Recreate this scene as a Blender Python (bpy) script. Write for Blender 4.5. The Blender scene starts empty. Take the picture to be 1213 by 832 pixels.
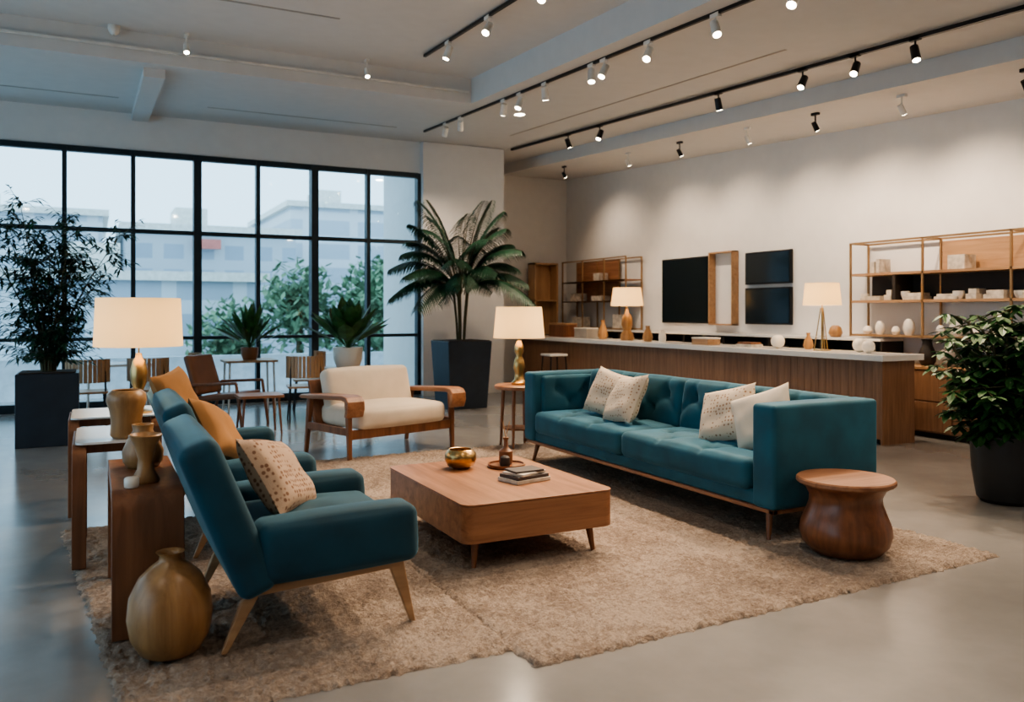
import bpy, math, random
from mathutils import Vector, Matrix, Euler
random.seed(7)
rad=math.radians
scene=bpy.context.scene

# ------------------------------------------------------------------ materials
def newmat(name):
    m=bpy.data.materials.new(name); m.use_nodes=True
    nt=m.node_tree; b=nt.nodes["Principled BSDF"]
    return m,nt,b
def setin(b,**k):
    for n,v in k.items():
        n=n.replace('_',' ')
        if n in b.inputs: b.inputs[n].default_value=v
def c4(c): return (c[0],c[1],c[2],1)
def coords(nt,scale=(1,1,1)):
    tc=nt.nodes.new('ShaderNodeTexCoord'); mp=nt.nodes.new('ShaderNodeMapping')
    mp.inputs['Scale'].default_value=scale
    nt.links.new(tc.outputs['Object'],mp.inputs['Vector']); return mp.outputs['Vector']
def noise(nt,vec,scale,detail=4,rough=.5,dist=0):
    n=nt.nodes.new('ShaderNodeTexNoise'); n.inputs['Scale'].default_value=scale
    n.inputs['Detail'].default_value=detail; n.inputs['Roughness'].default_value=rough
    n.inputs['Distortion'].default_value=dist
    nt.links.new(vec,n.inputs['Vector']); return n.outputs['Fac']
def ramp(nt,fac,stops):
    r=nt.nodes.new('ShaderNodeValToRGB'); e=r.color_ramp.elements
    e[0].position=stops[0][0]; e[0].color=c4(stops[0][1])
    e[1].position=stops[-1][0]; e[1].color=c4(stops[-1][1])
    for p,c in stops[1:-1]:
        x=e.new(p); x.color=c4(c)
    nt.links.new(fac,r.inputs['Fac']); return r.outputs['Color']
def bump(nt,b,h,strength,dist=.01):
    bp=nt.nodes.new('ShaderNodeBump'); bp.inputs['Strength'].default_value=strength
    bp.inputs['Distance'].default_value=dist
    nt.links.new(h,bp.inputs['Height']); nt.links.new(bp.outputs['Normal'],b.inputs['Normal'])
def mul(c,k): return tuple(min(1,x*k) for x in c)
def plain(name,col,rough=.5,metal=0,var=.12,nscale=6,bmp=0,bscale=80,**k):
    m,nt,b=newmat(name); v=coords(nt)
    nt.links.new(ramp(nt,noise(nt,v,nscale),[(.3,mul(col,1-var)),(.7,mul(col,1+var))]),b.inputs['Base Color'])
    setin(b,Roughness=rough,Metallic=metal,**k)
    if bmp: bump(nt,b,noise(nt,v,bscale,3),bmp)
    return m
def wood(name,c1,c2,axis='x',rough=.38,scale=1):
    m,nt,b=newmat(name)
    s={'x':(.8,11,11),'y':(11,.8,11),'z':(11,11,.8)}[axis]
    v=coords(nt,tuple(x*scale for x in s))
    n=noise(nt,v,1.6,8,.6,.6)
    nt.links.new(ramp(nt,n,[(.28,c1),(.5,tuple((a+b2)/2 for a,b2 in zip(c1,c2))),(.72,c2)]),b.inputs['Base Color'])
    setin(b,Roughness=rough); bump(nt,b,n,.08,.004)
    return m
def velvet(name,col):
    m,nt,b=newmat(name); v=coords(nt)
    nt.links.new(ramp(nt,noise(nt,v,4,5),[(.3,mul(col,.72)),(.7,mul(col,1.3))]),b.inputs['Base Color'])
    setin(b,Roughness=.8,Sheen_Weight=.5,Sheen_Roughness=.35)
    if 'Sheen Tint' in b.inputs: b.inputs['Sheen Tint'].default_value=(.28,.58,.78,1)
    bump(nt,b,noise(nt,v,220,2),.15,.003)
    return m
def dotted(name,base,dot,scale=26,th=.22):
    m,nt,b=newmat(name); v=coords(nt)
    vo=nt.nodes.new('ShaderNodeTexVoronoi'); vo.inputs['Scale'].default_value=scale; vo.inputs['Randomness'].default_value=.45
    nt.links.new(v,vo.inputs['Vector'])
    nt.links.new(ramp(nt,vo.outputs['Distance'],[(th,dot),(th+.12,base)]),b.inputs['Base Color'])
    setin(b,Roughness=.95); bump(nt,b,noise(nt,v,150,2),.3,.004)
    return m
def emis(name,col,st):
    m,nt,b=newmat(name); setin(b,Base_Color=c4(col),Emission_Color=c4(col),Emission_Strength=st); return m

M={}
M['wall']=plain('wall_paint',(.72,.71,.70),.85,var=.02,bmp=.05,bscale=300)
M['ceil']=plain('ceiling_paint',(.62,.61,.60),.9,var=.02)
M['tealS']=velvet('teal_velvet',(.014,.095,.140))
M['tealC']=velvet('deep_teal_velvet',(.006,.052,.083))
M['wx']=wood('walnut_x',(.20,.085,.042),(.43,.215,.115),'x')
M['wy']=wood('walnut_y',(.20,.085,.042),(.43,.215,.115),'y')
M['wz']=wood('walnut_z',(.14,.055,.026),(.30,.13,.062),'z')
M['dkz']=wood('walnut_dark_z',(.10,.036,.018),(.27,.105,.048),'z',.3)
M['oak']=wood('light_oak',(.30,.165,.085),(.50,.31,.17),'y')
M['oakz']=wood('light_oak_z',(.34,.19,.10),(.52,.33,.18),'z')
M['panel']=wood('counter_veneer',(.19,.10,.058),(.34,.19,.11),'z',.45,1.4)
M['cream']=plain('cream_linen',(.72,.63,.52),.95,var=.05,bmp=.3,bscale=200)
M['gold']=plain('aged_brass',(.52,.34,.15),.30,1,var=.15)
M['frameb']=plain('bronzed_wood_frame',(.36,.22,.11),.35,.5,var=.15)
M['goldsat']=wood('turned_ash_wood',(.23,.115,.045),(.45,.25,.105),'z',.35,.8)
M['mustard']=plain('ochre_fabric',(.33,.165,.062),.9,var=.12,bmp=.3,bscale=180)
M['pilA']=dotted('speckled_cushion',(.66,.55,.43),(.34,.20,.12),34,.20)
M['pilB']=dotted('woven_cushion',(.48,.35,.26),(.22,.12,.08),38,.28)
M['black']=plain('black_metal',(.012,.012,.014),.4,.3)
M['frame']=plain('window_frame_dark',(.016,.028,.036),.45,.2)
M['whitem']=plain('white_metal',(.7,.68,.64),.4)
M['whitetop']=plain('white_gloss_top',(.76,.75,.73),.15,var=.02)
M['ceramic']=plain('white_ceramic',(.75,.71,.64),.3,var=.04)
M['grayc']=plain('grey_ceramic',(.32,.29,.26),.5)
M['darkpot']=plain('slate_planter',(.018,.028,.042),.5,var=.15)
M['blackpot']=plain('charcoal_planter',(.02,.021,.024),.5)
M['soil']=plain('soil',(.05,.03,.02),1,var=.4,nscale=40,bmp=.6,bscale=50)
M['leafD']=plain('leaf_dark',(.016,.060,.032),.42,var=.5,nscale=9)
M['leafM']=plain('leaf_mid',(.032,.105,.028),.45,var=.5,nscale=9)
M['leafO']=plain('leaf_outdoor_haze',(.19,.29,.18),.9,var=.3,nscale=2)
M['stem']=plain('plant_stem',(.09,.08,.04),.8)
M['screen']=plain('tv_screen',(.006,.012,.016),.12,var=.1)
M['darkin']=plain('dark_niche',(.03,.022,.018),.6)
M['book']=plain('book_covers',(.55,.50,.43),.7,var=.3,nscale=14)
M['bookd']=plain('dark_book',(.06,.05,.05),.5)
M['leather']=plain('brown_leather',(.20,.085,.04),.4)
M['glow']=emis('bulb_face',(1,.84,.62),30)

def shade_mat():
    m,nt,b=newmat('lampshade_linen')
    setin(b,Base_Color=(.84,.72,.52,1),Roughness=.9,Emission_Color=(1,.70,.36,1),Emission_Strength=.5)
    tr=nt.nodes.new('ShaderNodeBsdfTranslucent'); tr.inputs['Color'].default_value=(.88,.76,.50,1)
    mx=nt.nodes.new('ShaderNodeMixShader'); mx.inputs['Fac'].default_value=.34
    out=nt.nodes['Material Output']
    v=coords(nt); bump(nt,b,noise(nt,v,180,2),.2,.003)
    nt.links.new(b.outputs[0],mx.inputs[1]); nt.links.new(tr.outputs[0],mx.inputs[2]); nt.links.new(mx.outputs[0],out.inputs['Surface'])
    return m
M['shade']=shade_mat()
def glass_mat():
    m=bpy.data.materials.new('window_glass'); m.use_nodes=True; nt=m.node_tree; nt.nodes.clear()
    o=nt.nodes.new('ShaderNodeOutputMaterial'); t=nt.nodes.new('ShaderNodeBsdfTransparent'); t.inputs['Color'].default_value=(.84,.94,.97,1)
    g=nt.nodes.new('ShaderNodeBsdfGlossy'); g.inputs['Roughness'].default_value=.03
    mx=nt.nodes.new('ShaderNodeMixShader'); mx.inputs['Fac'].default_value=.025
    nt.links.new(t.outputs[0],mx.inputs[1]); nt.links.new(g.outputs[0],mx.inputs[2]); nt.links.new(mx.outputs[0],o.inputs['Surface'])
    return m
M['glass']=glass_mat()
def floor_mat():
    m,nt,b=newmat('polished_concrete'); v=coords(nt)
    n1=noise(nt,v,.7,6,.55,.3); n2=noise(nt,v,7,6,.6)
    mx=nt.nodes.new('ShaderNodeMath'); mx.operation='MULTIPLY_ADD'; mx.inputs[1].default_value=.3
    nt.links.new(n2,mx.inputs[0]); nt.links.new(n1,mx.inputs[2])
    nt.links.new(ramp(nt,mx.outputs[0],[(.35,(.195,.190,.185)),(.65,(.245,.238,.230)),(.95,(.30,.29,.28))]),b.inputs['Base Color'])
    nt.links.new(ramp(nt,n1,[(.3,(.14,.14,.14)),(.7,(.24,.24,.24))]),b.inputs['Roughness'])
    bump(nt,b,n2,.04,.003); return m
M['floor']=floor_mat()
def rug_mat():
    m,nt,b=newmat('rug_wool'); v=coords(nt)
    n1=noise(nt,v,1.5,9,.75,.6); n2=noise(nt,v,34,5,.75)
    mx=nt.nodes.new('ShaderNodeMath'); mx.operation='MULTIPLY_ADD'; mx.inputs[1].default_value=.8
    nt.links.new(n2,mx.inputs[0]); nt.links.new(n1,mx.inputs[2])
    nt.links.new(ramp(nt,mx.outputs[0],[(.62,(.16,.108,.078)),(.88,(.42,.315,.24)),(1.0,(.60,.48,.385))]),b.inputs['Base Color'])
    setin(b,Roughness=1,Sheen_Weight=.2); bump(nt,b,n2,1.0,.045); return m
M['rug']=rug_mat()

# ------------------------------------------------------------------ mesh builder
class MB:
    def __init__(s): s.v=[]; s.f=[]
    def add(s,vs,fs):
        o=len(s.v); s.v+=[tuple(x) for x in vs]; s.f+=[tuple(i+o for i in f) for f in fs]; return s
    def hexa(s,p): return s.add(p,[(0,3,2,1),(4,5,6,7),(0,1,5,4),(1,2,6,5),(2,3,7,6),(3,0,4,7)])
    def box(s,x0,x1,y0,y1,z0,z1):
        return s.hexa([(x0,y0,z0),(x1,y0,z0),(x1,y1,z0),(x0,y1,z0),(x0,y0,z1),(x1,y0,z1),(x1,y1,z1),(x0,y1,z1)])
    def cyl(s,p0,p1,r0,r1=None,n=16,cap=True):
        if r1 is None: r1=r0
        p0=Vector(p0);p1=Vector(p1);d=(p1-p0).normalized()
        a=d.orthogonal().normalized();b=d.cross(a)
        vs=[];
        for p,r in((p0,r0),(p1,r1)):
            for i in range(n):
                t=2*math.pi*i/n; vs.append(p+a*math.cos(t)*r+b*math.sin(t)*r)
        fs=[(i,(i+1)%n,n+(i+1)%n,n+i) for i in range(n)]
        if cap: fs+=[tuple(range(n-1,-1,-1)),tuple(range(n,2*n))]
        return s.add(vs,fs)
    def tube(s,pts,r,n=8):
        for a,b in zip(pts[:-1],pts[1:]): s.cyl(a,b,r,r,n)
        return s
    def lathe(s,prof,c=(0,0,0),n=40,cap=True):
        vs=[];fs=[]
        for r,z in prof:
            for i in range(n):
                t=2*math.pi*i/n; vs.append((c[0]+r*math.cos(t),c[1]+r*math.sin(t),c[2]+z))
        for k in range(len(prof)-1):
            for i in range(n):
                j=(i+1)%n; fs.append((k*n+i,k*n+j,(k+1)*n+j,(k+1)*n+i))
        if cap:
            fs.append(tuple(range(n-1,-1,-1))); L=(len(prof)-1)*n; fs.append(tuple(range(L,L+n)))
        return s.add(vs,fs)
    def obj(s,name,mat,parent=None,smooth=False,bevel=0,loc=None,rot=None,ang=35):
        me=bpy.data.meshes.new(name); me.from_pydata(s.v,[],s.f); me.update()
        o=bpy.data.objects.new(name,me); scene.collection.objects.link(o)
        me.materials.append(mat)
        if smooth:
            me.polygons.foreach_set('use_smooth',[True]*len(me.polygons))
            try: me.set_sharp_from_angle(angle=rad(ang))
            except Exception: pass
        if parent: o.parent=parent
        if loc: o.location=loc
        if rot: o.rotation_euler=rot
        if bevel:
            b=o.modifiers.new('bevel','BEVEL'); b.width=bevel; b.segments=3; b.limit_method='ANGLE'; b.angle_limit=rad(40)
        return o
def empty(name,loc=(0,0,0),rz=0):
    e=bpy.data.objects.new(name,None); e.empty_display_size=.1; scene.collection.objects.link(e)
    e.location=loc; e.rotation_euler=(0,0,rad(rz)); return e
def box(name,x0,x1,y0,y1,z0,z1,mat,parent=None,bevel=0): return MB().box(x0,x1,y0,y1,z0,z1).obj(name,mat,parent,bevel=bevel)

def soft(dims,r=.04,bulge=(0,0,0),tufts=(),seams=(),step=.05,depth=.03,sig=.055):
    h=[d/2 for d in dims]; r=min(r,min(h)*.98); ax=[]
    for k in range(3):
        inn=h[k]-r; n=max(2,int(2*inn/step)); L=[-h[k]+r*t for t in (0,.3,.6)]+[-inn+2*inn*i/n for i in range(n+1)]+[h[k]-r*t for t in(.6,.3,0)]
        ax.append(L)
    def segd(x,y,a0,b0,a1,b1):
        dx,dy=a1-a0,b1-b0; t=max(0,min(1,((x-a0)*dx+(y-b0)*dy)/(dx*dx+dy*dy+1e-9)))
        return math.hypot(x-a0-t*dx,y-b0-t*dy)
    idx={};vs=[];fs=[]
    def V(p):
        key=tuple(round(x,5) for x in p)
        if key in idx: return idx[key]
        q=Vector([max(-(h[k]-r),min(h[k]-r,p[k])) for k in range(3)]); n=Vector(p)-q
        s=Vector(p)
        if n.length>1e-6: s=q+n.normalized()*r
        u=[p[k]/h[k] for k in range(3)]
        for k in range(3):
            a,b=(k+1)%3,(k+2)%3
            if bulge[k]: s[k]+=bulge[k]*(1-u[a]**2)*(1-u[b]**2)*(1 if u[k]>0 else -1)*abs(u[k])
        for f,a,b in tufts:
            if f=='z' and u[2]>0:
                d2=(p[0]-a)**2+(p[1]-b)**2; s[2]-=depth*u[2]*(math.exp(-d2/sig**2)+.3*math.exp(-d2/(2.4*sig)**2))
            if f=='y' and u[1]<0:
                d2=(p[0]-a)**2+(p[2]-b)**2; s[1]+=depth*-u[1]*(math.exp(-d2/sig**2)+.3*math.exp(-d2/(2.4*sig)**2))
        for f,a0,b0,a1,b1 in seams:
            if f=='z' and u[2]>0: s[2]-=.014*u[2]*math.exp(-(segd(p[0],p[1],a0,b0,a1,b1)/.018)**2)
            if f=='y' and u[1]<0: s[1]+=.014*-u[1]*math.exp(-(segd(p[0],p[2],a0,b0,a1,b1)/.018)**2)
        idx[key]=len(vs); vs.append(s); return idx[key]
    for k in range(3):
        a,b=(k+1)%3,(k+2)%3
        for sg in(-1,1):
            for i in range(len(ax[a])-1):
                for j in range(len(ax[b])-1):
                    q=[]
                    for di,dj in((0,0),(1,0),(1,1),(0,1)):
                        p=[0,0,0];p[k]=sg*h[k];p[a]=ax[a][i+di];p[b]=ax[b][j+dj];q.append(V(p))
                    if sg<0:q.reverse()
                    fs.append(q)
    return MB().add(vs,fs)
def cushion(name,c,dims,mat,parent,rot=(0,0,0),**k):
    return soft(dims,**k).obj(name,mat,parent,smooth=True,loc=c,rot=tuple(rad(a) for a in rot),ang=80)
def pillow(name,loc,w,h,t,mat,rot,parent=None):
    N=18;vs=[];fs=[]
    for sgn in(1,-1):
        for i in range(N+1):
            for j in range(N+1):
                u=-1+2*i/N;v=-1+2*j/N
                x=w/2*u*(1-.09*(1-v*v)*u*u); z=h/2*v*(1-.09*(1-u*u)*v*v)
                th=t/2*(max(0,1-u**4)*max(0,1-v**4))**.55
                th*=1+.06*math.sin(5*u+3*v)+.05*math.sin(7*v-2*u)
                vs.append((x,-sgn*th,z))
    n=N+1
    for s in range(2):
        o=s*n*n
        for i in range(N):
            for j in range(N):
                q=(o+i*n+j,o+(i+1)*n+j,o+(i+1)*n+j+1,o+i*n+j+1)
                fs.append(q if s==0 else q[::-1])
    return MB().add(vs,fs).obj(name,mat,parent,smooth=True,loc=loc,rot=tuple(rad(a) for a in rot),ang=180)

# ------------------------------------------------------------------ room shell
def zc(v): return 4.25+.05*(v-12.9)
def slab(mb,u0,u1,v0,v1,dz,th):
    a,b=zc(v0)+dz,zc(v1)+dz
    mb.hexa([(u0,v0,a),(u1,v0,a),(u1,v1,b),(u0,v1,b),(u0,v0,a+th),(u1,v0,a+th),(u1,v1,b+th),(u0,v1,b+th)])
UL=-4.5; UR=8.8; VB=-3.5
box('floor',UL-.2,UR+.2,VB-.2,15.0,-.12,0,M['floor'])
cm=MB()
slab(cm,4.35,7.27,VB,15,0,.5)
slab(cm,UL-.2,4.35,VB,9.9,.32,.3)
slab(cm,UL-.2,4.35,9.9,13.3,0,.6)
slab(cm,7.27,UR+.2,VB,15,-.2,.6)
cm.obj('ceiling',M['ceil'])
b=MB(); slab(b,.5,.72,9.95,13.1,-.10,.1); slab(b,UL,4.35,9.72,9.9,.0,.32)
b.obj('trim_1',M['ceil'])
b=MB()
for (u0,u1,v0,v1,dz) in [(5.85,5.88,5.8,11.6,-.004),(1.4,4.1,11.9,11.94,-.004),(-3,.3,11.9,11.94,-.004),(-1.5,2.2,8.1,8.14,.316)]:
    slab(b,u0,u1,v0,v1,dz,.003)
b.obj('trim_2',M['grayc'])
b=MB(); slab(b,UL,4.3,9.66,9.685,.12,.025); b.obj('trim_3',M['whitem'])
box('wall_right',UR,UR+.2,VB,15,0,4.3,M['wall'])
b=MB().box(6.4,UR,14.8,15,0,4.4); b.obj('wall_far',M['wall'])
box('wall_pillar',4.9,6.4,12.9,14.99,0,4.24,M['wall'])
b=MB().box(UL,4.9,13.05,13.25,3.72,4.3).box(UL,4.9,13.05,13.25,0,.05); b.obj('wall_window',M['wall'])
b=MB().box(UL-.2,UL,VB,0,0,4.2).box(UL-.2,UL,12,13.3,0,4.4).box(UL-.2,UL,0,12,3.3,4.4).box(UL-.2,UL,0,12,0,.1); b.obj('wall_left',M['wall'])
box('wall_back',UL-.2,UR+.2,VB-.2,VB,0,3.9,M['wall'])
box('baseboard_right',UR-.015,UR,VB,14.8,0,.1,M['whitem'])
box('baseboard_pillar',4.9,6.4,12.885,12.9,0,.1,M['whitem'])
w=empty('window_1')
fr=MB(); k=0
u=4.87
while u>UL:
    wd=.055 if k in(2,4) else .03
    fr.box(u-wd,u+wd,13.0,13.14 if wd<.05 else 13.2,0.02,3.72); u-=.87; k+=1
for z,hh in((.08,.06),(1.02,.025),(2.57,.03),(3.69,.04)): fr.box(UL,4.87,13.02,13.13,z-hh,z+hh)
fr.obj('frame',M['frame'],w)
box('glass',UL,4.87,13.075,13.085,.1,3.68,M['glass'],w)
w=empty('unseen_fill_window')  # unseen side window, added to bring cool fill from the left
fr=MB(); v=.03
while v<12.1:
    fr.box(UL-.14,UL,v-.03,v+.03,.1,3.3); v+=.995
for z in(.13,1.02,2.57,3.27): fr.box(UL-.13,UL-.02,0,12,z-.03,z+.03)
fr.obj('frame',M['frame'],w); box('glass',UL-.085,UL-.075,0,12,.1,3.3,M['glass'],w)

# ------------------------------------------------------------------ exterior
def building_mat(name,c,gl,sx,sz):
    m,nt,b=newmat(name); v=coords(nt)
    br=nt.nodes.new('ShaderNodeTexBrick'); br.offset=0; br.inputs['Scale'].default_value=1
    br.inputs['Brick Width'].default_value=sx; br.inputs['Row Height'].default_value=sz; br.inputs['Mortar Size'].default_value=.28
    br.inputs['Color1'].default_value=c4(gl); br.inputs['Color2'].default_value=c4(mul(gl,1.12)); br.inputs['Mortar'].default_value=c4(c)
    mp=nt.nodes.new('ShaderNodeMapping'); mp.inputs['Rotation'].default_value=(rad(-90),0,0)
    nt.links.new(v,mp.inputs['Vector']); nt.links.new(mp.outputs['Vector'],br.inputs['Vector']); nt.links.new(br.outputs['Color'],b.inputs['Base Color'])
    setin(b,Roughness=.9); return m
bm1=building_mat('facade_haze_a',(.58,.62,.66),(.38,.44,.51),2.6,1.6)  # distance haze is put into these pale, low-contrast facade colours
bm2=building_mat('facade_haze_b',(.50,.54,.58),(.34,.40,.47),1.5,1.3)
bm3=building_mat('facade_haze_c',(.68,.70,.73),(.47,.52,.58),3,1.5)
def building(x0,x1,y0,y1,h,m):
    e=empty('office_building',(0,0,0)); box('block',x0,x1,y0,y1,-4,h,m,e)
    b=MB().box(x0-.3,x1+.3,y0-.3,y1+.3,h,h+.35); x=x0
    b.box(x0+(x1-x0)*.3,x0+(x1-x0)*.5,y0+3,y0+6,h+.35,h+1.6)
    b.obj('parapet',M['whitem'],e)
building(-26,-11,42,58,5.2,bm1); building(-10,0.5,50,64,6.6,bm3); building(1.5,10,46,60,5.6,bm2)
building(11,19,52,66,8.0,bm3); building(20,29,40,56,6.6,bm1); building(12.6,15.5,24,32,6.0,bm2); building(-60,-28,20,50,7,bm2)
building(32,60,40,60,9,bm3); building(-4,6,34,40,2.6,bm1)
box('street_ground',-90,90,13.4,90,-4.2,-4,plain('asphalt_pale',(.42,.44,.46),.9))
box('roof_sign',4.6,6.0,45.4,45.6,4.7,5.2,plain('sign_red',(.6,.2,.17),.6))
box('terrace_parapet',UL-.2,12,17.0,17.2,-4,.55,plain('terrace_concrete',(.46,.49,.52),.9))

# ------------------------------------------------------------------ foliage
def leaf(mb,p,d,L,W,droop=.2,rows=((0,.1),(.25,.75),(.55,1),(.8,.65),(1,.03)),side=None):
    d=Vector(d).normalized(); p=Vector(p)
    s=side if side is not None else d.cross(Vector((0,0,1)))
    if s.length<.05: s=Vector((random.uniform(-1,1),random.uniform(-1,1),0))
    s=s.normalized(); nrm=s.cross(d)
    vs=[]
    for t,w in rows:
        c=p+d*L*t+Vector((0,0,-droop*L*t*t))
        vs+=[c+s*W/2*w,c-nrm*W*.12*w,c-s*W/2*w]
    fs=[]
    for k in range(len(rows)-1):
        o=k*3; fs+=[(o,o+1,o+4,o+3),(o+1,o+2,o+5,o+4)]
    mb.add(vs,fs)
def frond(mb,st,base,az,L,hz,rise,droop,nl=26,ll=.3,lw=.03):
    pts=[]
    d=Vector((math.cos(az),math.sin(az),0)); side=Vector((-math.sin(az),math.cos(az),0))
    for i in range(17):
        t=i/16; pts.append(Vector(base)+d*L*hz*(t**1.25)+Vector((0,0,L*(rise*t-droop*t**2.2))))
    for i in range(16): st.cyl(pts[i],pts[i+1],.011*(1-i/18),.011*(1-(i+1)/18),5,False)
    for i in range(nl):
        t=.14+.86*i/nl; f=t*16; k=min(15,int(f)); p=pts[k].lerp(pts[k+1],f-k); tg=(pts[k+1]-pts[k]).normalized()
        l=ll*(math.sin(math.pi*min(1,(t-.06)/.98))**.7+.10)
        for sg in(1,-1):
            leaf(mb,p,tg*.62+side*sg+Vector((0,0,-.02)),l*random.uniform(.9,1.1),lw,.7,rows=((0,.5),(.35,1),(.7,.6),(1,.05)))
p=empty('potted_palm',(4.85,11.2,0))
b=MB(); a0,a1=.29,.345
b.hexa([(-a0,-a0,0),(a0,-a0,0),(a0,a0,0),(-a0,a0,0),(-a1,-a1,.98),(a1,-a1,.98),(a1,a1,.98),(-a1,a1,.98)])
b.obj('planter',M['darkpot'],p,bevel=.01); box('soil',-.32,.32,-.32,.32,.98,.99,M['soil'],p)
lm=MB(); st=MB()
for i in range(5):
    a=i*1.3; st.tube([(.05*math.cos(a),.05*math.sin(a),.98),(.07*math.cos(a),.07*math.sin(a),1.3),(.12*math.cos(a),.12*math.sin(a),1.8)],.018)
NF=34
for i in range(NF):
    az=i*2.39996+random.uniform(-.2,.2); k=i/NF
    frond(lm,st,(.1*math.cos(az),.1*math.sin(az),1.62+.28*(1-k)),az,random.uniform(1.05,1.3),.36+.56*k**.7,1.45-.75*k,.36+.55*k*random.uniform(.85,1.15),36,.26,.034)
lm.obj('fronds',M['leafD'],p); st.obj('stems',M['stem'],p)
p=empty('potted_ficus_tree',(-.42,10.1,0))
b=MB(); a0=.29
b.box(-a0,a0,-a0,a0,0,.76); b.obj('planter',M['darkpot'],p,bevel=.01); box('soil',-.26,.26,-.26,.26,.76,.77,M['soil'],p)
lm=MB(); st=MB()
for i in range(14):
    az=i*2.4; R=random.uniform(.1,.66); H=random.uniform(1.15,1.85)
    pts=[Vector((.06*math.cos(az)+R*math.cos(az)*t**1.6,.06*math.sin(az)+R*math.sin(az)*t**1.6,.76+H*t)) for t in [j/8 for j in range(9)]]
    for j in range(8): st.cyl(pts[j],pts[j+1],.013*(1-j/10),.013*(1-(j+1)/10),6,False)
    for j in range(1,9):
        for q in range(5):
            ba=random.uniform(0,6.28); bl=random.uniform(.15,.48)*(1.2-j/12)
            e=pts[j]+Vector((math.cos(ba)*bl,math.sin(ba)*bl,random.uniform(-.05,.2)))
            st.cyl(pts[j],e,.004,.002,4,False)
            for s in range(9):
                pp=pts[j].lerp(e,.25+.75*s/8)
                leaf(lm,pp,(math.cos(ba+random.uniform(-1.3,1.3)),math.sin(ba+random.uniform(-1.3,1.3)),random.uniform(-.5,.5)),random.uniform(.08,.13),.032,.3,rows=((0,.2),(.4,1),(1,.05)))
lm.obj('leaves',M['leafD'],p); st.obj('stems',M['stem'],p)
p=empty('potted_schefflera',(6.03,3.78,0))
MB().lathe([(.17,0),(.20,.03),(.235,.25),(.245,.50),(.225,.50),(.22,.46)]).obj('planter',M['blackpot'],p,smooth=True)
MB().lathe([(.221,.44),(.221,.46)]).obj('soil',M['soil'],p)
lm=MB(); st=MB()
for i in range(18):
    az=i*2.4; R=random.uniform(.08,.38); H=random.uniform(.4,1.05)
    pts=[Vector((.05*math.cos(az)+R*math.cos(az)*t**1.4,.05*math.sin(az)+R*math.sin(az)*t**1.4,.46+H*t)) for t in [j/6 for j in range(7)]]
    for j in range(6): st.cyl(pts[j],pts[j+1],.011,.010,6,False)
    for j in range(1,7):
        for q in range(4):
            ba=random.uniform(0,6.28); bl=random.uniform(.1,.26)
            e=pts[j]+Vector((math.cos(ba)*bl,math.sin(ba)*bl,random.uniform(-.08,.12))); st.cyl(pts[j],e,.004,.003,4,False)
            for s in range(7):
                la=s*2*math.pi/7+random.uniform(-.2,.2)
                leaf(lm,e,(math.cos(la),math.sin(la),random.uniform(-.45,.25)),random.uniform(.08,.13),.055,.35)
lm.obj('leaves',M['leafM'],p); st.obj('stems',M['stem'],p)
def broad(name,loc,n,L,W,potr,poth,potmat,seed,lift=0):
    random.seed(seed); p=empty(name,loc)
    MB().lathe([(potr*.75,0),(potr*.95,poth*.4),(potr,poth),(potr*.88,poth),(potr*.88,poth*.9)]).obj('pot',potmat,p,smooth=True)
    lm=MB()
    for i in range(n):
        az=i*2.4; e=.5+lift+1.0*(1-i/n); d=(math.cos(az)*math.cos(e),math.sin(az)*math.cos(e),math.sin(e))
        leaf(lm,(0,0,poth*.9),d,L*random.uniform(.8,1.1),W,.16,rows=((0,.08),(.25,.12),(.4,.7),(.6,1),(.8,.8),(1,.04)))
    lm.obj('leaves',M['leafM'],p)
broad('potted_rubber_plant',(3.05,10.85,.66),32,.78,.22,.2,.27,M['ceramic'],3,.08)
broad('potted_dracaena',(1.95,11.9,.74),36,.74,.10,.12,.17,M['leather'],5)
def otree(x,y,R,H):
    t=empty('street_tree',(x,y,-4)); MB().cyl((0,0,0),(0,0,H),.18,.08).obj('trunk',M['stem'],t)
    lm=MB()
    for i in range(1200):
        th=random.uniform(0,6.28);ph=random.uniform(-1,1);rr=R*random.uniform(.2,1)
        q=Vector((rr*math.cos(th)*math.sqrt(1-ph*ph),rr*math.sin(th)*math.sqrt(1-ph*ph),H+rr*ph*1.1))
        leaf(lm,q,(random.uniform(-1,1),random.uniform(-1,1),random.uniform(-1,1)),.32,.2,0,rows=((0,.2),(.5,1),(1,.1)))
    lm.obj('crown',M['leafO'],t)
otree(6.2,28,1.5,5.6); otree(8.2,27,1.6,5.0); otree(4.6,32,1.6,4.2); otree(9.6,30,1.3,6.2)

# ------------------------------------------------------------------ rugs
def rug(name,c,th,NX,NY):
    vs=[];fs=[]
    A,B,C,D=[Vector((x,y,0)) for x,y in c]
    for i in range(NX+1):
        for j in range(NY+1):
            s,t=i/NX,j/NY; p=A*(1-s)*(1-t)+B*s*(1-t)+C*s*t+D*(1-s)*t
            edge=i in(0,NX) or j in(0,NY)
            z=0.001 if edge else th+random.uniform(-.012,.006)
            j1=.012 if edge else .006
            p=p+Vector((random.uniform(-j1,j1),random.uniform(-j1,j1),0))
            vs.append((p.x,p.y,z))
    for i in range(NX):
        for j in range(NY):
            a=i*(NY+1)+j; fs.append((a,a+NY+1,a+NY+2,a+1))
    MB().add(vs,fs).obj(name,M['rug'],smooth=True,ang=180)
rug('area_rug',[(1.55,2.84),(4.62,2.94),(4.62,7.7),(1.55,7.7)],.021,170,260)
rug('area_rug',[(.10,3.03),(1.56,3.03),(1.56,5.98),(-.18,5.98)],.018,90,160)
Z=.022
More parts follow.
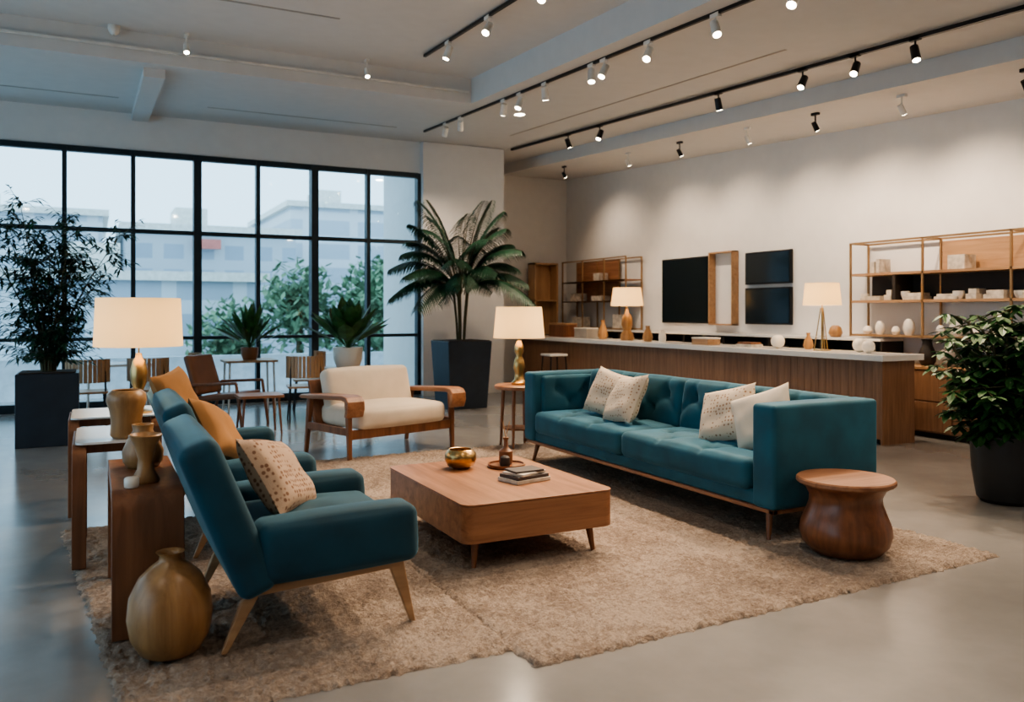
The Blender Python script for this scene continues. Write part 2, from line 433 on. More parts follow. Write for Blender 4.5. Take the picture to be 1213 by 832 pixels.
# ------------------------------------------------------------------ sofa
s=empty('teal_sofa',(4.06,5.26,Z),-90)
T=M['tealS']
cushion('base',(0,.0,.235),(3.16,.86,.09),T,s,r=.02)
b=MB().box(-1.58,1.58,-.44,-.40,.165,.19).box(-1.58,1.58,.40,.44,.165,.19).box(-1.58,-1.54,-.44,.44,.165,.19).box(1.54,1.58,-.44,.44,.165,.19); b.obj('plinth_rail',M['wx'],s,bevel=.004)
for sx in(-1,1):
    cushion('arm',(sx*1.50,0,.505),(.19,.90,.63),T,s,r=.028,bulge=(.008,.005,.006))
    an=soft((.62,.07,.34),r=.03,bulge=(0,.01,.005),tufts=[('y',-.15,.05),('y',.15,.05),('y',0,-.07)],seams=[('y',-.15,.05,0,-.07),('y',.15,.05,0,-.07),('y',-.15,.05,-.15,.17),('y',.15,.05,.15,.17)],step=.03,depth=.03,sig=.04)
    an.obj('arm_pad',T,s,smooth=True,loc=(sx*1.395,-.06,.62),rot=(0,0,rad(-90*sx)),ang=80)
cushion('back_frame',(0,.37,.505),(2.82,.16,.63),T,s,r=.03,bulge=(0,.0,.004))
for k,x in enumerate((-.69,.69)):
    P=[(-.46+.46*i,-.05) for i in range(3)]+[(-.23+.46*i,-.24) for i in range(2)]+[(-.23+.46*i,.14) for i in range(2)]
    tf=[('z',a,b) for a,b in P]
    sm=[('z',a,b,c,d) for i,(a,b) in enumerate(P[:3]) for (c,d) in P[3:] if abs(a-c)<.3]+[('z',x0,-.24,x0,-.37) for x0 in(-.23,.23)]
    cushion('seat_cushion',(x,-.10,.370),(1.375,.74,.20),T,s,r=.055,bulge=(0,.012,.024),tufts=tf,seams=sm,step=.022,depth=.040,sig=.035)
for k in range(4):
    x=-1.035+.69*k
    P=[(-.17,.07),(.17,.07),(0,-.06)]
    tf=[('y',a,b) for a,b in P]
    sm=[('y',-.17,.07,0,-.06),('y',.17,.07,0,-.06),('y',-.17,.07,-.17,.2),('y',.17,.07,.17,.2),('y',-.17,.07,-.32,-.06),('y',.17,.07,.32,-.06)]
    cushion('back_cushion',(x,.20,.630),(.68,.19,.42),T,s,rot=(-9,0,0),r=.055,bulge=(0,.024,.010),tufts=tf,seams=sm,step=.022,depth=.05,sig=.036)
b=MB()
for sx in(-1,1):
    for sy in(-1,1): b.cyl((sx*1.47,sy*.36,.17),(sx*1.50,sy*.40,-.01),.024,.013)
b.obj('legs',M['wz'],s,smooth=True)
pillow('throw_pillow',(4.00,6.00,.69),.46,.42,.16,M['pilA'],(-22,10,-80))
pillow('throw_pillow',(3.90,5.62,.68),.50,.43,.16,M['pilA'],(-28,-8,-98))
pillow('throw_pillow',(3.95,4.46,.68),.46,.42,.16,M['pilA'],(-26,-14,-80))
pillow('throw_pillow',(3.98,4.14,.69),.44,.40,.15,M['cream'],(-24,-20,-62))

# ------------------------------------------------------------------ teal armchair + loveseat
def armchair(name,loc,W,tl,cut=0):
    c=empty(name,loc,90); T=M['tealC']; hw=W/2; k=cut
    for sx in(-1,1):
        cushion('arm',(sx*(hw-.10),-.15+k/2,.405),(.20,.68-k,.25),T,c,r=.045,bulge=(.012,.012,.012),rot=(-2,0,0))
    cushion('seat_cushion',(0,-.14+k/2,.375),(W-.41,.66-k,.17),T,c,r=.05,bulge=(0,.015,.03),tufts=[('z',x,-.02) for x in tl],step=.035,depth=.014)
    cushion('seat_base',(0,-.11+k/2,.275),(W-.38,.62-k,.06),T,c,r=.015)
    an=22; L=.67
    yb,zb=.180,.24
    cushion('back',(0,yb+math.sin(rad(an))*L/2,zb+math.cos(rad(an))*L/2),(W,.16,L),T,c,rot=(-an,0,0),r=.045,bulge=(0,.02,.02),tufts=[('y',x*1.6,.12) for x in tl],depth=.02)
    b=MB()
    for sx in(-1,1):
        x=sx*(hw-.09)
        b.hexa([(x-.02,-.43+k,.255),(x+.02,-.43+k,.255),(x+.02,.25,.215),(x-.02,.25,.215),(x-.02,-.43+k,.285),(x+.02,-.43+k,.285),(x+.02,.25,.25),(x-.02,.25,.25)])
        b.hexa([(x-.012,-.50+k,0),(x+.012,-.50+k,0),(x+.012,-.475+k,0),(x-.012,-.475+k,0),(x-.02,-.44+k,.285),(x+.02,-.44+k,.285),(x+.02,-.375+k,.27),(x-.02,-.375+k,.27)])
        b.hexa([(x-.012,.305,0),(x+.012,.305,0),(x+.012,.33,0),(x-.012,.33,0),(x-.02,.17,.24),(x+.02,.17,.24),(x+.02,.235,.24),(x-.02,.235,.24)])
    b.box(-hw+.09,hw-.09,-.40+k,-.37+k,.25,.28).box(-hw+.09,hw-.09,.18,.21,.22,.25)
    b.obj('wood_frame',M['oak'],c,bevel=.005)
armchair('teal_armchair',(.79,3.91,Z-.004),1.00,(-.12,.12)); armchair('teal_loveseat',(.83,5.58,Z-.004),1.46,(-.3,0,.3),.14)
pillow('throw_pillow',(.78,3.96,.63),.54,.40,.16,M['pilB'],(-34,10,60))
pillow('throw_pillow',(.66,5.16,.69),.50,.37,.16,M['mustard'],(-30,16,62))
pillow('throw_pillow',(.50,5.95,.83),.44,.38,.15,M['mustard'],(-22,-6,62))

# ------------------------------------------------------------------ cream armchair
c=empty('cream_armchair',(2.62,8.08,.0),17)
b=MB()
for sx in(-1,1):
    x=sx*.62
    b.hexa([(x-.02,-.39,0),(x+.02,-.39,0),(x+.02,-.36,0),(x-.02,-.36,0),(x-.025,-.38,.56),(x+.025,-.38,.56),(x+.025,-.32,.56),(x-.025,-.32,.56)])
    b.hexa([(x-.02,.40,0),(x+.02,.40,0),(x+.02,.43,0),(x-.02,.43,0),(x-.025,.30,.56),(x+.025,.30,.56),(x+.025,.36,.56),(x-.025,.36,.56)])
    b.box(x-.02,x+.02,-.36,.37,.24,.31)
b.box(-.62,.62,-.37,-.33,.20,.29).box(-.62,.62,.33,.37,.22,.29)
b.hexa([(-.6,.27,.29),(.6,.27,.29),(.6,.31,.29),(-.6,.31,.29),(-.6,.40,.72),(.6,.40,.72),(.6,.43,.72),(-.6,.43,.72)])
b.obj('wood_frame',M['wz'],c,bevel=.006)
for sx in(-1,1):
    pr=[(-.46,.42),(-.49,.50),(-.485,.57),(-.45,.61),(-.38,.625),(0,.61),(.36,.59),(.40,.57)]
    ins=[(-.42,.43),(-.44,.50),(-.44,.55),(-.42,.57),(-.37,.58),(0,.565),(.36,.55),(.385,.56)]
    vs=[];n=len(pr); x0,x1=sx*.62-.095,sx*.62+.095
    for x in(x0,x1):
        vs+=[(x,y,z) for y,z in pr]+[(x,y,z) for y,z in ins]
    fs=[]
    for k in range(n-1):
        fs+=[(k,k+1,n+k+1,n+k),(2*n+k+1,2*n+k,3*n+k,3*n+k+1),(k+1,k,2*n+k,2*n+k+1),(n+k,n+k+1,3*n+k+1,3*n+k)]
    fs+=[(0,n,3*n,2*n),(n-1,3*n-1,4*n-1,2*n-1)]
    MB().add(vs,fs).obj('armrest',M['wy'],c,bevel=.012,smooth=True)
cushion('seat_cushion',(0,-.04,.385),(1.04,.74,.20),M['cream'],c,r=.06,bulge=(0,.015,.03))
cushion('back_cushion',(0,.255,.61),(1.02,.17,.44),M['cream'],c,rot=(-16,0,0),r=.06,bulge=(0,.03,.015))

# ------------------------------------------------------------------ coffee table
def rrect(x0,x1,y0,y1,r,n=6):
    P=[]
    for cx,cy,a in((x1-r,y1-r,0),(x0+r,y1-r,90),(x0+r,y0+r,180),(x1-r,y0+r,270)):
        for i in range(n+1):
            t=rad(a+90*i/n); P.append((cx+r*math.cos(t),cy+r*math.sin(t)))
    return P
def prism(mb,P,z0,z1):
    n=len(P); mb.add([(x,y,z0) for x,y in P]+[(x,y,z1) for x,y in P],[tuple(range(n-1,-1,-1)),tuple(range(n,2*n))]+[(i,(i+1)%n,n+(i+1)%n,n+i) for i in range(n)]); return mb
c=empty('coffee_table',(2.21,4.60,Z))
prism(MB(),rrect(-.47,.47,-.63,.63,.06),.15,.350).obj('body',M['wx'],c,smooth=True,bevel=.004)
prism(MB(),rrect(-.473,.473,-.633,.633,.062),.351,.36).obj('top',M['wy'],c,smooth=True,bevel=.003)
b=MB()
for sx in(-1,1):
    for sy in(-1,1): b.cyl((sx*.36,sy*.52,.16),(sx*.38,sy*.545,-.01),.024,.012)
b.obj('legs',M['wz'],c,smooth=True)
TT=.361+Z
bw=empty('brass_bowl',(2.14,4.95,TT))
MB().lathe([(.05,0),(.085,.02),(.105,.06),(.10,.10),(.075,.125),(.07,.122),(.092,.095),(.096,.06),(.075,.028),(.01,.02)]).obj('bowl',M['gold'],bw,smooth=True,ang=60)
tr=empty('wooden_tray',(2.43,4.86,TT)); MB().lathe([(.12,0),(.125,.012),(.125,.022),(.115,.022),(.112,.012)]).obj('tray',M['dkz'],tr,smooth=True)
bo=empty('amber_bottle',(2.44,4.89,TT+.013)); MB().lathe([(.04,0),(.045,.01),(.045,.085),(.02,.105),(.014,.12),(.014,.16),(.019,.163),(.019,.175)]).obj('bottle',M['leather'],bo,smooth=True)
st=MB()
for i in range(4): st.cyl((0,0,.17),(.03*math.cos(i*1.7),.03*math.sin(i*1.7),.28),.0025,.002,5)
st.obj('reeds',M['oakz'],bo)
MB().lathe([(.028,0),(.033,.01),(.030,.06),(.018,.07)]).obj('small_jar',M['darkin'],None,smooth=True,loc=(2.39,4.80,TT+.013))
bk=empty('book_stack',(2.33,4.42,TT),12)
box('book_1',-.13,.13,-.095,.095,0,.022,M['book'],bk,.003)
box('book_2',-.12,.12,-.09,.09,.022,.042,M['bookd'],bk,.003)
o=box('book_3',-.11,.11,-.08,.08,.042,.058,M['book'],bk,.003); o.rotation_euler=(0,0,.2)
o=box('book_4',-.10,.10,-.07,.07,.058,.070,M['bookd'],bk,.003); o.rotation_euler=(0,0,-.15)
d=empty('drum_side_table',(3.86,3.36,Z-.004))
MB().lathe([(.15,0),(.19,.012),(.235,.06),(.252,.12),(.246,.17),(.222,.23),(.20,.29),(.198,.33),(.22,.375),(.258,.40)]).obj('body',M['dkz'],d,smooth=True)
MB().lathe([(.262,.40),(.27,.408),(.27,.425),(.262,.433)]).obj('top',M['wx'],d,smooth=True)
# ------------------------------------------------------------------ left side tables
def utable(name,u0,u1,v0,v1,h,t,r,legm,topm=None,z=0,legcut=False):
    e=empty(name,((u0+u1)/2,(v0+v1)/2,z)); a=(v1-v0)/2; hw=(u1-u0)/2
    def path(a,h,r):
        P=[(-a,0),(-a,h-r)]
        for i in range(1,7):
            q=math.pi*(1-i/12); P.append((-a+r+r*math.cos(q),h-r+r*math.sin(q)))
        for i in range(6):
            q=math.pi*(.5-i/12); P.append((a-r+r*math.cos(q),h-r+r*math.sin(q)))
        return P+[(a,h-r),(a,0)]
    O=path(a,h,r); I=path(a-t,h-t,max(.01,r-t)); n=len(O); 
    spans=[(-hw,hw)] if not legcut else [(-hw,-hw+.07),(hw-.07,hw)]
    b=MB()
    for x0,x1 in spans:
        vs=[]
        for x in(x0,x1): vs+=[(x,y,zz) for y,zz in O]+[(x,y,zz) for y,zz in I]
        fs=[]
        for k in range(n-1): fs+=[(k,k+1,n+k+1,n+k),(2*n+k+1,2*n+k,3*n+k,3*n+k+1),(k+1,k,2*n+k,2*n+k+1),(n+k,n+k+1,3*n+k+1,3*n+k)]
        fs+=[(0,n,3*n,2*n),(n-1,3*n-1,4*n-1,2*n-1)]
        b.add(vs,fs)
    b.obj('frame',legm,e,smooth=True,bevel=.004)
    if legcut: box('apron',-hw+.02,hw-.02,-a+r,a-r,h-t,h-.003,legm,e)
    if topm: prism(MB(),rrect(-hw+.015,hw-.015,-a+.03,a-.03,.05),h,h+.012).obj('top',topm,e,smooth=True)
    return e
utable('console_table',.07,.355,3.82,4.80,.62,.05,.09,M['wz'],None,Z)
utable('side_table',-.10,.31,4.98,5.74,.66,.055,.10,M['wz'],M['whitetop'],Z,True)
utable('side_table',-.15,.44,6.36,7.05,.66,.055,.10,M['wz'],M['whitetop'],0,True)
def lathe_obj(name,loc,prof,mat,part='body'):
    e=empty(name,loc); MB().lathe(prof).obj(part,mat,e,smooth=True,ang=60); return e
lathe_obj('wooden_floor_vase',(.28,3.60,Z-.004),[(.08,0),(.115,.02),(.15,.08),(.163,.16),(.155,.24),(.12,.315),(.08,.355),(.045,.38),(.04,.40),(.055,.415),(.045,.415),(.03,.40),(.03,.36)],M['goldsat'])
lathe_obj('wooden_vase',(.17,5.12,.672+Z),[(.07,0),(.085,.02),(.08,.10),(.09,.16),(.105,.21),(.10,.25),(.075,.27),(.065,.265),(.085,.24),(.06,.1)],M['goldsat'])
lathe_obj('carved_vase',(.21,4.02,.62+Z),[(.055,0),(.06,.01),(.035,.06),(.03,.10),(.045,.16),(.07,.21),(.065,.215),(.04,.18),(.02,.1)],M['goldsat'])
lathe_obj('carved_vase',(.22,4.42,.62+Z),[(.07,0),(.09,.03),(.095,.08),(.07,.14),(.045,.18),(.05,.21),(.04,.21),(.035,.18)],M['goldsat'])
lathe_obj('candle_jar',(.15,3.92,.62+Z),[(.025,0),(.03,.005),(.03,.04),(.024,.045)],M['ceramic'])

# ------------------------------------------------------------------ lamps
def table_lamp(loc,base,r,z0,z1,rt,W=22,bm='gold',tripod=False):
    e=empty('table_lamp',loc)
    MB().lathe(base).obj('base',M[bm],e,smooth=True,ang=50)
    MB().cyl((0,0,base[-1][1]),(0,0,z1-.01),.006).obj('stem',M['gold'],e)
    MB().lathe([(r,z0),(rt,z1),(rt-.004,z1),(r-.004,z0),(r,z0)],cap=False).obj('shade',M['shade'],e,smooth=True,ang=60)
    b=MB()
    for a in(0,2.1,4.2): b.cyl((0,0,z1-.01),(rt*.985*math.cos(a),rt*.985*math.sin(a),z1-.01),.003,.003,6)
    b.obj('spider',M['gold'],e)
    if tripod:
        b=MB()
        for a in(0,2.1,4.2): b.cyl((.09*math.cos(a),.09*math.sin(a),.01),(.015*math.cos(a),.015*math.sin(a),.5),.006)
        b.obj('tripod',M['gold'],e)
    l=bpy.data.lights.new('bulb','POINT'); l.energy=W; l.color=(1,.72,.44); l.shadow_soft_size=.05
    o=bpy.data.objects.new('bulb',l); scene.collection.objects.link(o); o.parent=e; o.location=(0,0,z0+(z1-z0)*.4)
gb=[(.09,0),(.095,.012),(.03,.03),(.022,.10),(.03,.16),(.055,.22),(.06,.30),(.045,.37),(.025,.40),(.02,.43)]
table_lamp((.30,6.58,.672),gb,.30,.48,.83,.285,19)
table_lamp((3.92,7.55,.655),[(.08,0),(.085,.02),(.05,.05),(.045,.12),(.065,.18),(.05,.25),(.03,.30),(.05,.34),(.045,.40),(.02,.45)],.265,.48,.80,.235,17)
table_lamp((7.6,10.9,.951),[(.10,0),(.11,.02),(.10,.10),(.06,.16),(.09,.25),(.08,.36),(.03,.44),(.02,.50)],.26,.55,.84,.22,17,'goldsat')
table_lamp((7.62,6.97,.951),[(.10,0),(.10,.012),(.012,.018),(.010,.50)],.215,.53,.79,.19,14,'gold',True)
e=empty('round_side_table',(3.92,7.55,.0))
MB().lathe([(.24,.61),(.255,.62),(.255,.645),(.24,.655)]).obj('top',M['wx'],e,smooth=True)
b=MB()
for i in range(4):
    a=rad(45+90*i); b.cyl((.17*math.cos(a),.17*math.sin(a),.61),(.20*math.cos(a),.20*math.sin(a),0.012),.02,.013)
b.lathe([(.17,.2),(.17,.215)],n=30); b.obj('legs',M['wz'],e,smooth=True)

# ------------------------------------------------------------------ counter & back cabinetry
c=empty('reception_counter',(0,0,0))
box('core',7.40,7.88,5.97,14.1,.08,.88,M['panel'],c)
box('toe_kick',7.46,7.82,6.05,14.1,0,.08,M['darkin'],c)
b=MB(); v=5.97
while v<14.05:
    b.box(7.375,7.40,v,v+.10,.06,.88); v+=.104
b.box(7.375,7.88,5.945,5.97,.0,.88)
b.obj('front_slats',M['panel'],c)
box('worktop',7.30,7.95,5.88,14.15,.885,.95,M['whitetop'],c,.006)
c=empty('drawer_cabinet',(0,0,0))
box('carcass',8.30,8.785,3.0,6.72,.06,.76,M['panel'],c); box('toe_kick',8.36,8.78,3.02,6.7,0,.06,M['darkin'],c)
b=MB()
for v in(3.01,3.94,4.87,5.80):
    for z0,z1 in((.08,.40),(.415,.74)): b.box(8.28,8.30,v,v+.91,z0,z1)
b.obj('drawer_fronts',M['panel'],c,bevel=.003); box('top',8.27,8.785,2.98,6.74,.76,.79,M['oak'],c,.003)
c=empty('back_credenza',(0,0,0))
b=MB().box(8.40,8.785,6.78,14.2,0,.12).box(8.75,8.785,6.78,14.2,.12,1.05)
v=6.78
while v<14.25: b.box(8.40,8.76,v-.02 if v>7 else v,v+.02,.12,1.05); v+=.925
b.box(8.42,8.76,6.78,14.2,.62,.65); b.obj('carcass',M['darkin'],c)
box('top',8.38,8.785,6.78,14.2,1.05,1.08,M['whitetop'],c)
b=MB()
v=6.9
while v<14:
    h=random.uniform(.12,.3); wd=random.uniform(.04,.2)
    b.box(8.5,8.7,v,v+wd,.65,.65+h); v+=wd+random.choice([.01,.02,.25])
b.obj('stored_books',M['book'],c)
c=empty('display_shelf',(0,0,0))
b=MB(); V=[7.26,6.26,5.24,4.2]; zs=[1.12,1.53,1.86,2.25]
for v in V:
    for uu in(8.42,8.74): b.box(uu,uu+.022,v-.011,v+.011,1.10,2.26)
for z in(1.12,2.25):
    for uu in(8.42,8.74): b.box(uu,uu+.022,4.2,7.26,z-.011,z+.011)
for v in V:
    for z in zs: b.box(8.42,8.76,v-.011,v+.011,z-.011,z+.011)
b.obj('slim_frame',M['frameb'],c)
b=MB()
for z in(1.53,1.86): b.box(8.425,8.76,4.2,7.26,z-.015,z+.015)
b.box(8.425,8.76,4.2,7.26,1.105,1.13); b.obj('shelves',M['oak'],c)
box('back_panel_upper',8.752,8.775,4.2,6.24,1.88,2.22,M['oak'],c)
b=MB().box(8.745,8.775,4.2,7.2,1.545,1.845).box(8.43,8.75,4.9,4.94,1.545,1.845).box(8.43,8.75,6.62,6.66,1.545,1.845); b.obj('dark_back',M['darkin'],c)
b=MB()
for v,h,wd in((7.0,.05,.28),(6.75,.12,.10),(6.42,.08,.22),(6.0,.06,.28),(5.7,.11,.12),(5.45,.09,.22),(5.08,.06,.2),(4.6,.10,.26)):
    b.box(8.46,8.66,v-wd/2,v+wd/2,1.546,1.546+h*.5).box(8.48,8.64,v-wd/2+.01,v+wd/2-.02,1.548+h*.5,1.546+h)
b.obj('shelf_books',M['book'],c)
b=MB()
for v,rr,h in((7.08,.06,.10),(6.9,.06,.16),(6.68,.05,.1),(6.5,.07,.19),(6.1,.05,.12),(5.9,.08,.22),(5.68,.05,.10),(5.45,.07,.09),(5.05,.07,.15),(4.8,.06,.2)):
    b.lathe([(rr*.6,0),(rr,h*.4),(rr*.8,h*.8),(rr*.4,h)],(8.52,v,1.131),20)
for v,rr,h in((7.12,.05,.08),(6.55,.05,.10),(5.88,.06,.09),(5.2,.06,.08)):
    b.lathe([(rr*.6,0),(rr,h*.6),(rr,h),(rr*.9,h),(rr*.5,h*.3)],(8.52,v,1.546+.0),20)
b.obj('shelf_vases',M['ceramic'],c,smooth=True)
b=MB()
for v,h,wd in((7.0,.14,.06),(6.92,.17,.05),(5.9,.16,.2),(4.75,.2,.1)): b.box(8.5,8.7,v-wd/2,v+wd/2,1.876,1.876+h)
b.obj('upper_shelf_books',M['book'],c)
c=empty('display_shelf',(0,0,0))
b=MB()
for v in(14.3,13.55,12.8,12.1):
    for uu in(8.40,8.74): b.box(uu,uu+.022,v-.011,v+.011,1.085,2.4)
for z in(1.10,1.60,1.98,2.39):
    for uu in(8.40,8.74): b.box(uu,uu+.022,12.1,14.3,z-.011,z+.011)
b.obj('slim_frame',M['frameb'],c)
MB().box(8.40,8.76,12.1,14.3,1.59,1.61).box(8.40,8.76,12.1,14.3,1.97,1.99).box(8.75,8.775,12.8,14.3,1.6,2.38).obj('shelves',M['wy'],c)
b=MB()
for v,z,w_,h in((14.0,1.61,.3,.16),(13.2,1.61,.35,.1),(12.5,1.61,.3,.2),(13.9,1.11,.35,.2),(12.5,1.11,.3,.25),(13.2,1.99,.2,.15)): b.box(8.5,8.7,v-w_/2,v+w_/2,z,z+h)
b.obj('shelf_books',M['book'],c)
c=empty('tall_display_cabinet',(0,0,0))
MB().box(7.8,8.32,14.62,14.64,.96,2.38).box(7.8,7.83,14.34,14.64,.96,2.38).box(8.30,8.33,14.34,14.64,.96,2.38).box(7.8,8.33,14.34,14.64,2.35,2.38).box(7.8,8.33,14.34,14.62,1.62,1.65).obj('panel',M['oakz'],c)
box('cabinet_base',7.78,8.35,14.32,14.78,0,.96,M['darkin'],c)
def tv(v0,v1,z0,z1):
    e=empty('wall_tv',(0,0,0)); box('bezel',8.745,8.795,v0,v1,z0,z1,M['black'],e,.006); box('screen',8.74,8.746,v0+.025,v1-.025,z0+.025,z1-.025,M['screen'],e)
tv(10.25,11.5,1.22,2.3); tv(8.56,9.47,1.22,1.76); tv(8.56,9.47,1.81,2.29)
e=empty('wall_display_frame'); MB().box(8.66,8.79,9.66,9.68,1.20,2.34).box(8.66,8.79,9.66,10.2,2.32,2.34).box(8.66,8.79,9.66,10.2,1.20,1.22).box(8.66,8.79,10.18,10.2,1.22,2.32).obj('frame',M['oak'],e)
sph=lambda r:[(r*.35,0)]+[(r*math.sin(t),r-r*math.cos(t)) for t in [.5,.8,1.1,1.4,1.7,2.0,2.3,2.6]]+[(r*.3,2*r*.96)]
lathe_obj('round_vase',(7.6,7.65,.951),sph(.085),M['ceramic'])
lathe_obj('round_vase',(7.72,6.52,.951),sph(.08),M['ceramic'])
lathe_obj('round_vase',(7.62,6.32,.951),sph(.07),M['ceramic'])
lathe_obj('bud_vase',(7.75,7.3,.951),[(.04,0),(.06,.04),(.05,.1),(.02,.16),(.025,.2)],M['goldsat'])
lathe_obj('bud_vase',(7.6,10.35,.951),[(.06,0),(.08,.06),(.06,.14),(.03,.2),(.035,.24)],M['goldsat'])
lathe_obj('bud_vase',(7.65,10.05,.951),[(.05,0),(.06,.06),(.05,.12),(.03,.16),(.035,.18)],M['ceramic'])
lathe_obj('bud_vase',(7.6,11.6,.951),[(.06,0),(.09,.06),(.07,.16),(.03,.26),(.04,.32)],M['goldsat'])
e=empty('book_stack',(7.6,8.15,.951)); box('book_1',-.1,.1,-.14,.14,0,.035,M['book'],e); box('book_2',-.09,.09,-.12,.12,.035,.06,M['leather'],e)
e=empty('storage_box',(7.6,9.0,.951)); box('body',-.11,.11,-.17,.17,0,.08,M['oak'],e,.004); box('lid',-.115,.115,-.175,.175,.08,.10,M['ceramic'],e,.004)
lathe_obj('dark_pitcher',(8.5,6.25,.791),[(.06,0),(.09,.05),(.10,.12),(.06,.22),(.05,.27),(.065,.30),(.05,.29)],M['darkin'])
lathe_obj('grey_jar',(8.5,5.98,.791),[(.07,0),(.09,.03),(.09,.16),(.07,.19),(.05,.19)],M['grayc'])
lathe_obj('wooden_vase',(8.55,7.6,1.081),[(.06,0),(.09,.05),(.07,.12),(.04,.15)],M['goldsat'])
e=empty('storage_box',(7.65,13.0,.951)); box('body',-.12,.12,-.3,.3,0,.22,M['dkz'],e,.004); box('lid',-.125,.125,-.305,.305,.22,.25,M['oak'],e,.004)
e=empty('storage_box',(7.65,12.2,.951)); box('body',-.12,.12,-.2,.2,0,.16,M['grayc'],e,.004); box('lid',-.125,.125,-.205,.205,.16,.18,M['ceramic'],e,.004)
e=empty('bar_stool',(6.95,12.1,0)); box('seat',-.17,.17,-.17,.17,.66,.70,M['whitetop'],e,.01)
b=MB()
for sx in(-1,1):
    for sy in(-1,1): b.cyl((sx*.14,sy*.14,.66),(sx*.17,sy*.17,0),.011)
b.box(-.16,.16,-.16,-.14,.25,.27).box(-.16,.16,.14,.16,.25,.27); b.obj('legs',M['black'],e)

# ------------------------------------------------------------------ cafe furniture by the window
def dchair(loc,rz,mat):
    e=empty('dining_chair',loc,rz)
    prism(MB(),rrect(-.22,.22,-.22,.22,.05),.43,.455).obj('seat',mat,e,smooth=True)
    b=MB(); N=12
    for i in range(N):
        a=rad(205+130*(i+.1)/N)-math.pi; a2=rad(205+130*(i+.9)/N)-math.pi
        R=.25
        P=[(R*math.cos(q),R*math.sin(q)-.03) for q in(a,a2)]; Q=[((R+.018)*math.cos(q),(R+.018)*math.sin(q)-.03) for q in(a,a2)]
        b.hexa([(P[0][0],P[0][1],.56),(P[1][0],P[1][1],.56),(Q[1][0],Q[1][1],.56),(Q[0][0],Q[0][1],.56),(P[0][0],P[0][1],.84),(P[1][0],P[1][1],.84),(Q[1][0],Q[1][1],.84),(Q[0][0],Q[0][1],.84)])
    b.obj('back',mat,e)
    b=MB()
    for sx in(-1,1):
        b.cyl((sx*.17,-.17,.43),(sx*.2,-.21,0),.011); b.cyl((sx*.18,.14,.80),(sx*.2,.22,0),.011)
    b.obj('legs',M['black'],e)
def ctable(loc,wx,wy,h,top):
    e=empty('cafe_table',loc); prism(MB(),rrect(-wx,wx,-wy,wy,.04),h-.03,h).obj('top',top,e,smooth=True)
    b=MB()
    for sx in(-1,1):
        for sy in(-1,1): b.cyl((sx*(wx-.06),sy*(wy-.06),h-.03),(sx*(wx-.04),sy*(wy-.04),0),.014)
    b.obj('legs',M['whitem'],e)
ctable((.30,11.85,0),.4,.35,.74,M['whitetop']); ctable((1.95,11.95,0),.35,.3,.738,M['oak'])
ctable((3.05,10.85,0),.3,.3,.658,M['oak'])
dchair((.62,11.15,0),172,M['oakz']); dchair((1.1,12.0,0),-90,M['oakz']); dchair((2.45,10.75,0),172,M['oakz']); dchair((2.75,11.8,0),-100,M['oakz']); dchair((-.05,11.15,0),180,M['oakz'])
e=empty('lounge_chair',(1.5,10.65,0),50); b=MB()
for sx in(-1,1):
    x=sx*.3
    b.tube([(x,-.36,0),(x,-.28,.55),(x,.30,.52),(x,.42,0)],.018,10)
b.tube([(-.3,-.3,.38),(.3,-.3,.38)],.015).tube([(-.3,.33,.34),(.3,.33,.34)],.015)
b.obj('wood_frame',M['wz'],e,smooth=True)
cushion('seat',(0,0,.37),(.54,.58,.07),M['leather'],e,r=.03,rot=(-6,0,0))
cushion('back',(0,.36,.63),(.54,.07,.5),M['leather'],e,r=.03,rot=(-18,0,0))
e=empty('low_side_table',(1.72,9.85,0)); prism(MB(),rrect(-.25,.25,-.22,.22,.04),.42,.45).obj('top',M['wx'],e,smooth=True)
b=MB()
for sx in(-1,1):
    for sy in(-1,1): b.cyl((sx*.19,sy*.17,.42),(sx*.22,sy*.19,0),.016,.012)
b.obj('legs',M['wz'],e)

# ------------------------------------------------------------------ track lights
WARM=(1,.76,.54)
def spot(parent,head,target,W,mat,angle=70,scale=1,stem=.10,blend=.7):
    head=Vector(head); d=(Vector(target)-head).normalized()
    b=MB(); b.cyl(head-d*.07*scale,head+d*.07*scale,.036*scale,.040*scale,16)
    b.cyl(head,head+Vector((0,0,stem)),.009,.009,8)
    b.box(head.x-.02,head.x+.02,head.y-.05,head.y+.05,head.z+stem-.01,head.z+stem+.025)
    b.obj('spot_head',mat,parent,smooth=True)
    MB().cyl(head+d*.071*scale,head+d*.074*scale,.032*scale,.032*scale,16).obj('lens',M['glow'],parent)
    if W:
        l=bpy.data.lights.new('spot_lamp','SPOT'); l.energy=W; l.color=WARM; l.spot_size=rad(angle); l.spot_blend=blend; l.shadow_soft_size=.035
        o=bpy.data.objects.new('spot_lamp',l); scene.collection.objects.link(o); o.parent=parent
        o.location=head+d*.09*scale; o.rotation_euler=d.to_track_quat('-Z','Y').to_euler()
e=empty('track_light'); b=MB(); slab(b,6.43,6.47,1.5,12.7,-.05,.035); 
b.obj('rail',M['black'],e)
for v,t,W in[(10.8,(8.6,11.5,0),150),(9.92,(4.6,9.5,0),160),(7.42,(7.4,7.6,.5),170),(6.15,(4.2,5.6,.4),300),(5.5,(4.1,4.6,.4),280),(4.86,(5.9,3.8,.4),240),(3.2,(3.8,3.0,0),170)]:
    spot(e,(6.45,v,zc(v)-.17),t,W,M['black'],stem=.12)
e=empty('track_light'); b=MB(); slab(b,4.545,4.575,1.5,11.95,-.03,.03); b.obj('rail',M['black'],e)
